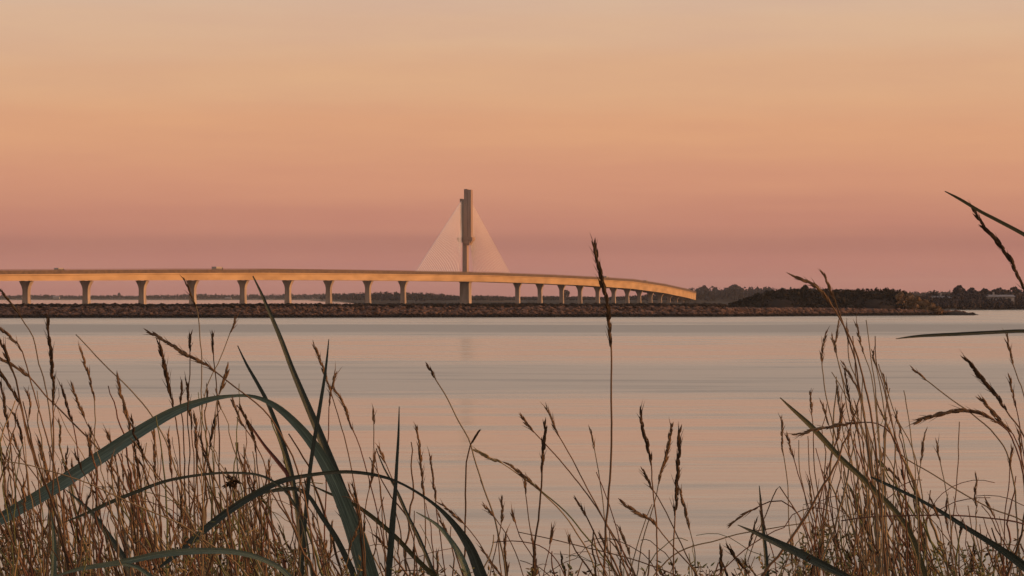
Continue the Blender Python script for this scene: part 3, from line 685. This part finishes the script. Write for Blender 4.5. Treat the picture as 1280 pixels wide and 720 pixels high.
leaf('thick dark leaf low at the right, pointed tip over the water', [(922, 656), (940, 664), (962, 674), (992, 688), (1022, 703), (1052, 718), (1080, 735)], [1, 4, 8, 10, 10, 9, 9], 2.6, 'leafblack')
leaf('long dark leaf descending to the bottom right corner', [(1088, 596), (1110, 606), (1150, 625), (1180, 642), (1210, 661), (1247, 684), (1275, 704), (1310, 732)], [2, 4, 4, 5, 6, 8, 11, 12], 2.7, 'leafblack')
leaf('almost level dark blade lying over the water at the right edge', [(1120, 423.5), (1150, 420), (1200, 417.5), (1240, 415.5), (1285, 414), (1330, 420), (1370, 445)], [1, 3.5, 4.5, 4.5, 4.5, 5, 5], 2.4, 'leafblack')
leaf('thin olive blade slanting across the sky at the upper right edge', [(1181, 239), (1200, 249), (1225, 264), (1250, 277), (1285, 296), (1330, 325)], [1.2, 3.5, 4, 4.5, 5, 5], 2.4, 'leafolive')
leaf('dark upright blade at bottom, left of the thick dark leaf at right', [(949, 607), (951, 630), (953, 655), (957, 690), (959, 725)], [1, 3, 4, 5, 5], 3.2, 'leafblack')
leaf('green leaf curving along the bottom between left thicket and centre', [(520, 640), (545, 655), (563, 675), (578, 700), (588, 730)], [1, 4, 6, 8, 9], 2.9, 'leafgreen')

leaf('russet red withered blade slanting down behind the stiff straight leaf', [(296, 506), (312, 530), (330, 556), (348, 578), (362, 598), (376, 640), (384, 722)], [1, 2.5, 3.5, 5, 5, 4, 4], 3.2, 'leafred')
t = empty('withered_flower', at(300, 722, 3.1)); tag(t, 'small dark withered flower head hanging above the low arching leaf', 'flower')
wq = catmull(rooted([(284, 600), (292, 596), (302, 604), (312, 630), (318, 680), (320, 722)], 3.1), 9); a = MB(); wp = stem_into(a, wq, 3.1, 2.2, 0, 0); a.build('stem', M['dark'], t, True)
a = MB()
for i in range(46): a.spindle(at(290 + rnd.gauss(0, 3.5), 602 + rnd.gauss(0, 2.5), 3.1), Vector((rnd.gauss(0, 1), rnd.gauss(0, 1), rnd.gauss(-.5, 1))), rnd.uniform(.006, .012), .0028)
a.build('flower_head', M['seeddark'], t)
# --- prominent seeded stalks (each told apart)
S = stalk
S('tallest stalk, in front of the bridge right of centre, with a dark knotted seed head', [(742, 305), (748, 330), (754, 355), (758, 375), (761, 397), (763, 420), (764, 460), (764, 510), (764, 560), (761, 620), (757, 660), (755, 720)], 3.4, 130, 7, 2.9, 'brown', 'seeddark')
S('curved stalk at the left edge whose seed head nods out of frame', [(-14, 404), (0, 412), (20, 428), (28, 440), (40, 480), (50, 520), (59, 548), (75, 620), (85, 720)], 2.8, 60, 6, 2.8)
S('thin dark stalk bending up in front of the leftmost bridge pier', [(0, 363), (10, 373), (22, 390), (30, 404), (40, 421), (50, 455), (57, 485), (66, 560), (72, 640), (76, 720)], 2.4, 42, 4, 3.2, 'grey', 'seeddark')
S('upright knotted seed head second from the left edge reaching the breakwater', [(59, 398), (60, 412), (64, 440), (66, 475), (66, 520), (67, 560), (66, 600), (62, 660), (58, 720)], 3, 112, 6.5, 2.9, 'brown', 'seeddark')
S('dark stout stalk leaning left at the left edge', [(-6, 415), (0, 427), (10, 447), (20, 475), (27, 510), (38, 555), (55, 600), (72, 650), (88, 720)], 4, 60, 6.5, 2.6, 'dark', 'seeddark')
S('long brown stalk sloping down rightwards from the left edge', [(-16, 440), (0, 448), (15, 455), (40, 475), (57, 495), (85, 522), (118, 556), (150, 600), (175, 660), (190, 720)], 3, 66, 6, 3.0)
S('bare thin stalk sloping right, left of the thick nodding seed head', [(94, 418), (120, 445), (145, 470), (165, 490), (190, 521), (215, 570), (235, 640), (245, 720)], 2.6, 0, 0, 3.3, 'grey')
S('small curved seed head just below the tip of the bare sloping stalk', [(100, 437), (108, 460), (115, 485), (118, 500), (119, 560), (122, 640), (124, 720)], 2.2, 66, 4.5, 3.1, 'grey')
S('seed head hanging beside the bare sloping stalk', [(146, 472), (152, 495), (160, 525), (164, 542), (170, 600), (176, 720)], 2.4, 70, 6, 3.0)
S('thick brown seed head nodding left above the arching leaf', [(186, 416), (205, 425), (235, 445), (260, 458), (285, 477), (305, 492), (335, 520), (365, 570), (385, 640), (395, 720)], 3, 100, 7, 2.7, 'brown', 'seed')
S('dark upright seed head under the thick nodding one', [(199, 430), (206, 460), (213, 490), (217, 510), (224, 560), (228, 640), (230, 720)], 2.6, 80, 6, 3.1, 'brown', 'seeddark')
S('fine stalk rising across the fourth pier of the bridge', [(230, 350), (240, 370), (247, 388), (250, 420), (252, 470), (252, 520), (254, 600), (256, 720)], 2.2, 40, 3.6, 3.6, 'grey', 'seeddark')
S('fine stalk leaning right with tip before the breakwater, near the fifth pier', [(294, 398), (285, 425), (272, 455), (260, 480), (253, 510), (246, 570), (240, 720)], 2, 22, 4.5, 3.5, 'grey')
S('short seed head tilted right just above the arching leaf crest', [(284, 460), (278, 485), (272, 497), (269, 540), (266, 620), (264, 720)], 2.2, 34, 6, 3.2, 'grey', 'seed')
S('slanting stalk with small dark tip left of the centre, meeting a forked stem', [(535, 457), (545, 475), (560, 500), (575, 530), (585, 548), (595, 580), (605, 610), (615, 640), (628, 690), (632, 720)], 2.8, 22, 4.5, 3.2, 'grey', 'seeddark')
S('dark forked stem rising under the slanting stalk at centre', [(597, 540), (588, 556), (583, 578), (582, 600), (582, 640), (580, 700), (579, 722)], 3.2, 18, 5, 3.1, 'dark', 'seeddark')
S('pale yellowish seed head pointing left, right of the forked stem', [(595, 563), (610, 571), (628, 579), (650, 594), (680, 618), (710, 650), (735, 690), (745, 722)], 2.4, 36, 5.5, 3.4, 'straw', 'seedpale')
S('long stalk slanting down right with dark seed head, crossing an upright dark stalk', [(634, 579), (657, 597), (675, 612), (707, 640), (740, 680), (775, 722)], 3, 56, 6, 3.0, 'green', 'seed')
S('upright dark stalk right of centre below the bridge', [(681, 530), (679, 570), (677, 600), (673, 640), (668, 690), (666, 722)], 3.6, 60, 6, 2.8, 'dark', 'seeddark')
S('left one of two parallel stalks fanning left of the tallest stalk', [(653, 521), (667, 540), (700, 575), (730, 612), (755, 650), (780, 692), (795, 722)], 2.6, 26, 4.5, 3.3, 'brown')
S('right one of two parallel stalks fanning left of the tallest stalk', [(683, 510), (695, 538), (710, 565), (730, 603), (750, 640), (770, 680), (785, 722)], 2.6, 40, 5, 3.2, 'brown')
S('fine pale stalk close to the left of the tallest stalk', [(738, 537), (743, 560), (750, 600), (755, 640), (758, 665), (762, 722)], 2, 26, 3.6, 3.5, 'grey')
S('dark spear-like seed head right of the tallest stalk', [(800, 516), (806, 545), (812, 570), (815, 590), (818, 630), (820, 660), (821, 722)], 2.8, 70, 6.5, 3.0, 'brown', 'seeddark')
S('light drooping seed head between two dark seed heads right of the tallest stalk', [(839, 533), (836, 552), (832, 575), (825, 595), (818, 630), (806, 665), (795, 722)], 2, 72, 6, 3.4, 'grey', 'seed')
S('stout upright black seed head, rightmost of the group right of the tallest stalk', [(850, 539), (849, 560), (847, 590), (845, 620), (843, 660), (841, 722)], 2.8, 106, 7, 2.9, 'brown', 'seeddark')
S('stalk slanting down right below the dark spear-like seed head', [(805, 588), (815, 610), (828, 632), (842, 660), (856, 690), (872, 722)], 2.6, 30, 5, 3.1, 'brown', 'seeddark')
S('brown seed head pointing up left, low at right of centre', [(777, 628), (795, 640), (815, 652), (835, 676), (860, 704), (874, 724)], 2.6, 54, 6, 3.0, 'brown', 'seed')
S('thin stalk with narrow seed head under the rightmost black seed head', [(850, 612), (857, 640), (862, 662), (868, 690), (870, 722)], 2, 52, 5, 3.3, 'grey', 'seed')
S('short dark stalk slanting right at bottom centre', [(720, 623), (735, 650), (750, 680), (770, 715), (778, 730)], 3.4, 30, 4, 2.8, 'dark', 'seeddark')
S('seed head stooping left at the sky edge of the right tuft, over the headland', [(990, 345), (1008, 352), (1022, 359), (1034, 373), (1045, 389), (1058, 412), (1070, 440), (1082, 485), (1093, 550), (1100, 620), (1108, 722)], 3.4, 62, 6, 2.8, 'brown', 'seed')
S('short seed head beside the stooping one over the headland', [(1028, 340), (1036, 358), (1043, 374), (1049, 392), (1060, 420), (1070, 460), (1080, 520), (1092, 620), (1100, 722)], 3, 44, 5, 3.0, 'brown', 'seed')
S('thick dark seed head bending into the sky at the upper right edge', [(1217, 264), (1230, 284), (1245, 300), (1260, 321), (1272, 345), (1285, 370), (1305, 440), (1320, 560), (1330, 720)], 3.6, 130, 8, 2.5, 'brown', 'seeddark')
S('brown seed head drooping level to the left across the right tuft', [(995, 543), (1020, 537), (1045, 532), (1068, 529), (1088, 528), (1105, 534), (1120, 556), (1130, 600), (1136, 720)], 2.6, 82, 6, 2.8, 'red', 'seed')
S('russet seed head leaning right inside the left side of the right tuft', [(1054, 508), (1048, 540), (1040, 570), (1030, 602), (1022, 640), (1014, 722)], 2.6, 52, 6, 3.1, 'red', 'seed')
S('bare grey stalk slanting towards the drooping bunch at the right edge', [(1141, 462), (1165, 480), (1190, 500), (1215, 518), (1245, 545), (1265, 590), (1275, 720)], 2.6, 20, 4, 3.0, 'grey')
S('plump brown seed head drooping level at the right edge', [(1145, 526), (1170, 518), (1195, 513), (1220, 515), (1245, 528), (1265, 548), (1280, 600), (1288, 720)], 3, 104, 7.5, 2.7, 'red', 'seed')
S('dark seed head slanting down right towards the right edge', [(1208, 450), (1225, 470), (1245, 495), (1262, 520), (1280, 545), (1300, 600), (1310, 720)], 3.4, 84, 7.5, 2.6, 'brown', 'seeddark')
S('brown seed head just under the dark slanting one at the right edge', [(1227, 500), (1242, 516), (1258, 534), (1272, 556), (1284, 610), (1290, 720)], 2.6, 56, 7, 2.9, 'red', 'seed')
S('thin stalk at the right edge rising to the level dark blade', [(1258, 420), (1265, 450), (1273, 475), (1280, 495), (1290, 560), (1296, 720)], 2.4, 40, 4, 3.1, 'grey')
S('reddish stem lying almost level across the bottom right', [(1052, 651), (1080, 647), (1110, 645), (1180, 644), (1230, 647), (1280, 655), (1330, 680)], 3, 0, 0, 2.6, 'red')
S('grey stem slanting down to the right edge above the reddish level stem', [(1120, 562), (1135, 575), (1165, 592), (1200, 615), (1240, 636), (1280, 652), (1320, 690)], 2.8, 0, 0, 3.0, 'grey')
S('pale straight stalk rising gently rightwards from the bottom centre to the right tuft', [(1012, 653), (990, 656), (960, 661), (920, 668), (890, 677), (867, 682), (840, 695), (815, 722)], 2.4, 0, 0, 3.4, 'straw')
S('brown stalk bent over to the left beside the thick dark leaf at right', [(914, 656), (928, 645), (945, 635), (962, 627), (977, 626), (990, 634), (1004, 652), (1018, 690), (1024, 724)], 2.6, 40, 5, 3.0, 'red', 'seed')
S('dark bent stalk forming an inverted V left of the right tuft', [(934, 702), (942, 680), (952, 655), (962, 632), (970, 612), (974, 608), (984, 622), (998, 645), (1010, 675), (1020, 722)], 2.4, 0, 0, 2.9, 'brown')
S('small dark seed tip standing alone at bottom right of centre', [(899, 686), (901, 700), (902, 724)], 2.6, 30, 6, 2.9, 'dark', 'seeddark')
S('small dark seed head leaning left, beside the lone dark seed tip', [(910, 684), (920, 697), (933, 714), (940, 726)], 2.4, 38, 6, 2.9, 'brown', 'seeddark')
S('long straw stalk sloping down right across the lower left thicket', [(0, 576), (30, 580), (60, 588), (110, 604), (150, 622), (190, 640), (225, 655), (255, 675), (285, 695), (310, 720)], 2.6, 0, 0, 2.55, 'straw')
S('russet thin stem arching over the bottom right of centre', [(616, 678), (640, 676), (665, 679), (682, 686), (697, 702), (708, 724)], 2.4, 0, 0, 3.0, 'red')
S('thin brown stem nearly level at the bottom, right of centre', [(648, 665), (690, 674), (735, 685), (765, 692), (800, 702), (850, 722)], 2.2, 0, 0, 3.1, 'brown')
# --- stalks of the left and middle thickets that resemble one another
GL = 'slim brown seed heads of the left thicket'; lab = 'slim brown seed head among the crowded stalks of the left thicket'
for pts, hd in [([(75, 482), (85, 510), (92, 535), (98, 580), (104, 720)], 50), ([(0, 465), (12, 482), (25, 505), (34, 545), (48, 600), (55, 720)], 46), ([(16, 515), (24, 535), (30, 565), (36, 620), (40, 720)], 46),
                ([(234, 478), (237, 500), (240, 540), (243, 600), (244, 720)], 60), ([(134, 540), (140, 560), (146, 585), (152, 640), (158, 720)], 40), ([(265, 418), (268, 450), (271, 490), (274, 560), (276, 720)], 26),
                ([(239, 418), (237, 450), (235, 500), (236, 560), (238, 720)], 24), ([(1, 480), (8, 520), (14, 570), (22, 640), (26, 720)], 60), ([(113, 535), (113, 570), (116, 620), (118, 720)], 44),
                ([(168, 555), (172, 580), (178, 620), (180, 720)], 50), ([(193, 540), (194, 580), (194, 640), (192, 720)], 60), ([(210, 540), (214, 580), (217, 640), (220, 720)], 60),
                ([(228, 480), (226, 510), (230, 560), (232, 720)], 34), ([(244, 520), (246, 560), (248, 620), (248, 720)], 60), ([(290, 500), (300, 525), (320, 555), (335, 600), (345, 720)], 40),
                ([(270, 520), (262, 560), (256, 610), (250, 720)], 40), ([(300, 510), (315, 540), (322, 580), (326, 640), (328, 720)], 60), ([(150, 600), (148, 640), (146, 720)], 40), ([(50, 560), (60, 600), (66, 650), (70, 720)], 50)]:
    S(lab, pts, 2.4, hd, 4.8, None, rnd.choice(['brown', 'brown', 'red', 'dark']), rnd.choice(['seed', 'seeddark']), GL)
GC = 'slim seed heads between the broad leaf and the centre'; lab = 'slim seed head between the broad arching leaf and the forked stem'
for pts, hd in [([(391, 432), (402, 455), (410, 480), (420, 510), (430, 545), (440, 590), (452, 660), (458, 720)], 70), ([(418, 468), (413, 500), (411, 540), (408, 580), (404, 720)], 40), ([(417, 485), (430, 505), (440, 535), (450, 560), (462, 600), (476, 660), (486, 720)], 60),
                ([(467, 513), (467, 550), (470, 580), (476, 620), (482, 720)], 20), ([(521, 535), (524, 560), (528, 600), (532, 650), (530, 720)], 90), ([(538, 570), (541, 600), (546, 640), (552, 680), (556, 720)], 60),
                ([(400, 560), (420, 590), (440, 625), (455, 670), (466, 720)], 20), ([(474, 560), (486, 590), (500, 625), (514, 665), (528, 720)], 20), ([(552, 630), (575, 650), (600, 680), (620, 720)], 40), ([(468, 570), (464, 600), (456, 640), (450, 720)], 40)]:
    S(lab, pts, 2.2, hd, 4.6, None, rnd.choice(['brown', 'red', 'brown']), 'seed', GC)
GM = 'slim stalks at bottom centre'; lab = 'slim bare or thin-headed stalk at bottom centre below the pylon'
for pts, hd in [([(627, 624), (628, 645), (624, 665), (618, 690), (612, 722)], 30), ([(605, 632), (625, 655), (640, 680), (655, 722)], 20), ([(655, 598), (660, 640), (667, 690), (668, 722)], 20), ([(690, 660), (686, 690), (678, 722)], 20),
                ([(600, 600), (612, 630), (620, 655), (628, 722)], 0), ([(640, 640), (650, 670), (668, 700), (676, 722)], 16), ([(712, 672), (712, 700), (710, 722)], 10), ([(775, 660), (785, 685), (792, 722)], 40), ([(746, 590), (765, 640), (775, 680), (790, 722)], 0), ([(815, 630), (800, 670), (786, 722)], 0)]:
    S(lab, pts, 2.2, hd, 4.4, None, rnd.choice(['brown', 'red', 'grey']), 'seed', GM)
# --- the wispy right tuft
GT = 'wispy stems of the tall right tuft'; lab = 'wispy thin stem of the tall tuft right of centre'
for pts in [[(1032, 416), (1028, 440), (1030, 480), (1037, 515), (1048, 560), (1062, 620), (1080, 720)], [(1048, 400), (1045, 430), (1052, 470), (1060, 520), (1072, 590), (1086, 720)], [(1040, 422), (1050, 460), (1065, 510), (1080, 545), (1092, 620), (1096, 720)],
            [(1058, 408), (1062, 450), (1072, 480), (1083, 540), (1092, 600), (1100, 720)], [(1070, 405), (1080, 440), (1090, 480), (1098, 540), (1102, 610), (1104, 720)], [(1083, 400), (1088, 440), (1095, 500), (1100, 560), (1108, 640), (1112, 720)],
            [(1094, 420), (1095, 450), (1105, 490), (1115, 530), (1130, 580), (1145, 612), (1150, 650), (1146, 720)], [(1040, 465), (1060, 500), (1080, 540), (1090, 590), (1098, 720)], [(1066, 420), (1070, 470), (1080, 520), (1095, 580), (1106, 720)],
            [(1055, 455), (1072, 490), (1085, 540), (1094, 610), (1100, 720)], [(1090, 440), (1100, 480), (1107, 530), (1106, 600), (1108, 720)], [(1098, 455), (1112, 510), (1118, 560), (1116, 640), (1118, 720)],
            [(1130, 488), (1134, 515), (1140, 550), (1144, 600), (1150, 720)], [(1104, 470), (1120, 520), (1140, 560), (1152, 620), (1160, 720)], [(1078, 470), (1076, 530), (1082, 600), (1090, 720)], [(1046, 480), (1052, 530), (1066, 590), (1082, 720)]]:
    S(lab, pts, 2.3, rnd.choice([0, 0, 24, 40]), 3.6, None, rnd.choice(['grey', 'brown', 'grey']), 'seed', GT)
GF = 'short fine stems left of the right tuft'; lab = 'short fine stem at the left foot of the tall right tuft'
for pts in [[(977, 522), (978, 560), (984, 600), (986, 650), (992, 720)], [(984, 545), (992, 575), (1003, 610), (1015, 650), (1030, 720)], [(1013, 490), (1016, 540), (1018, 580), (1024, 640), (1030, 720)], [(998, 550), (1000, 590), (1008, 630), (1020, 720)],
            [(1010, 545), (1012, 590), (1020, 630), (1034, 720)], [(1028, 505), (1036, 530), (1046, 570), (1056, 620), (1066, 720)], [(950, 632), (956, 660), (966, 690), (970, 720)], [(1020, 560), (1030, 600), (1040, 650), (1050, 720)], [(1060, 540), (1064, 590), (1070, 650), (1074, 720)]]:
    S(lab, pts, 2.1, rnd.choice([0, 30, 50]), 3.8, None, rnd.choice(['grey', 'brown', 'red']), 'seed', GF)
GE = 'fine stems near the right edge'; lab = 'fine stem standing near the right edge below the drooping seed heads'
for pts in [[(1170, 553), (1178, 590), (1185, 625), (1188, 660), (1196, 720)], [(1199, 527), (1198, 570), (1194, 620), (1190, 660), (1184, 720)], [(1264, 560), (1261, 600), (1256, 650), (1254, 720)], [(1273, 540), (1278, 590), (1282, 640), (1284, 720)],
            [(1156, 540), (1152, 570), (1146, 610), (1142, 660), (1136, 720)], [(1165, 624), (1174, 650), (1180, 680), (1186, 720)], [(1209, 632), (1214, 655), (1220, 685), (1230, 720)], [(1232, 625), (1250, 665), (1252, 690), (1256, 720)], [(1262, 470), (1268, 500), (1276, 540), (1282, 600), (1286, 720)], [(1183, 626), (1184, 660), (1192, 690), (1200, 720)]]:
    S(lab, pts, 2.2, rnd.choice([0, 26, 40]), 4, None, rnd.choice(['grey', 'brown', 'red']), 'seed', GE)

# --- the thicket nobody could count
mats = [M[k] for k in ('brown', 'red', 'dark', 'straw', 'grey', 'green', 'seed', 'seeddark', 'seedpale')]
mb = MB()
TOPLINE = [(-500, 560), (-60, 480), (0, 500), (60, 520), (120, 560), (200, 545), (300, 540), (360, 560), (440, 600), (520, 590), (570, 640), (640, 660), (760, 668), (860, 690), (930, 690), (965, 640), (1010, 590), (1060, 500), (1110, 510), (1150, 610), (1200, 640), (1280, 590), (1340, 540), (1800, 540)]
DENS = [(-500, 1), (0, 1.1), (330, 1), (430, .6), (560, .45), (700, .3), (860, .25), (940, .4), (1000, .8), (1140, 1), (1280, .8), (1800, 1)]
def filler(n, x0, x1, ymin=0):
    for i in range(n):
        px = rnd.uniform(x0, x1)
        if rnd.random() > interp(DENS, px): continue
        Y = rnd.uniform(2.5, 5.2); top = interp(TOPLINE, px) + rnd.gauss(0, 22) + (rnd.random() ** .8) * (725 - interp(TOPLINE, px)) + ymin
        lean = rnd.gauss(-.2, .24) if px < 600 else rnd.gauss(-.14, .26); cur = rnd.gauss(0, .0005); pts = []
        yg = HY + (CAMZ - 3.84) / Y * F; y = top
        while y < yg:
            d = y - top; dd = min(d, 420); pts.append((px - lean * dd + cur * dd * dd, y)); y += 10 if y < 760 else 60
        pts.append((pts[-1][0], yg))
        pts = wob(pts, rnd.uniform(2, 7), i * 1.7 + px); mi = rnd.choices(range(6), (5, 3, 2.4, 1.6, 3, 2.2))[0]
        wp = stem_into(mb, pts, Y, rnd.choice((1.4, 1.8, 2.2, 2.6, 3.2)) , mi, rnd.uniform(-.2, .2), .5, 4)
        if rnd.random() < .35: head_on(mb, wp, pts, rnd.uniform(18, 60), rnd.uniform(2.8, 4.6), Y, rnd.choice((6, 6, 7)))
filler(590, -40, 1320); filler(170, -10, 340, -45); filler(60, 1015, 1140, -30); filler(360, -500, -40); filler(420, 1320, 1900)
# arching fallen stems
for i in range(56):
    px = rnd.choice([rnd.uniform(-20, 420), rnd.uniform(990, 1300), rnd.uniform(-20, 420), rnd.uniform(400, 900)]); py = rnd.uniform(600, 715) if px < 430 or px > 960 else rnd.uniform(660, 715)
    Y = rnd.uniform(2.6, 4.2); a = rnd.choice((-1, 1)); L_ = rnd.uniform(30, 95); sag = rnd.uniform(-.1, .3)
    pts = [(px + a * L_ * t, py - 60 * sag * t * (1 - t) * 2 + 30 * t * t * rnd.uniform(.8, 1.2)) for t in [k / 6 for k in range(7)]]
    q = wob(catmull(rooted(pts, Y), 10), 3, i * 9.1); stem_into(mb, q, Y, rnd.uniform(1.2, 2.2), rnd.choices(range(6), (3, 3, 2, 2, 2, 1))[0], 0, .5, 4)
tag(mb.build('wild_grass', mats, smooth=True), 'thicket of thin brown grass stems along the dune edge', kind='stuff')
# low leafy undergrowth along the bottom
mb = MB()
UND = [(-500, 690), (0, 660), (60, 672), (150, 690), (220, 668), (300, 650), (360, 690), (430, 705), (520, 715), (700, 716), (860, 712), (960, 704), (1010, 672), (1050, 652), (1080, 680), (1150, 678), (1200, 690), (1280, 680), (1800, 670)]
for i in range(430):
    px = rnd.uniform(-300, 1580); t0 = interp(UND, px) + rnd.random() ** 1.5 * 60 - 6
    Y = rnd.uniform(2.5, 4.2); k = Y / F; y = t0; x = px; pts = []; a = rnd.gauss(0, .25)
    for s in range(14):
        pts.append((x, y)); y += 9; x += a * 9 + rnd.gauss(0, 2.5); a += rnd.gauss(0, .12)
    q = rooted(pts, Y); wp = stem_into(mb, q, Y, 1.8, rnd.choice((0, 2, 4, 5)), 0, .5, 4)
    for s in range(14):
        for u in range(rnd.choice((1, 2, 2, 3))):
            p = wp[s] + Vector((rnd.uniform(-3, 3) * k, rnd.uniform(-3, 3) * k, rnd.uniform(-4, 4) * k))
            d = Vector((rnd.uniform(-1, 1), rnd.uniform(-1, 1), rnd.uniform(-.2, 1)))
            mb.spindle(p, d, rnd.uniform(5, 12) * k, rnd.uniform(1.6, 3.6) * k, rnd.choices((5, 6, 8, 7, 3), (5, 1.5, 2.5, 1.5, 2))[0])
tag(mb.build('undergrowth', mats), 'low olive-brown seedy undergrowth at the foot of the grass', kind='stuff')
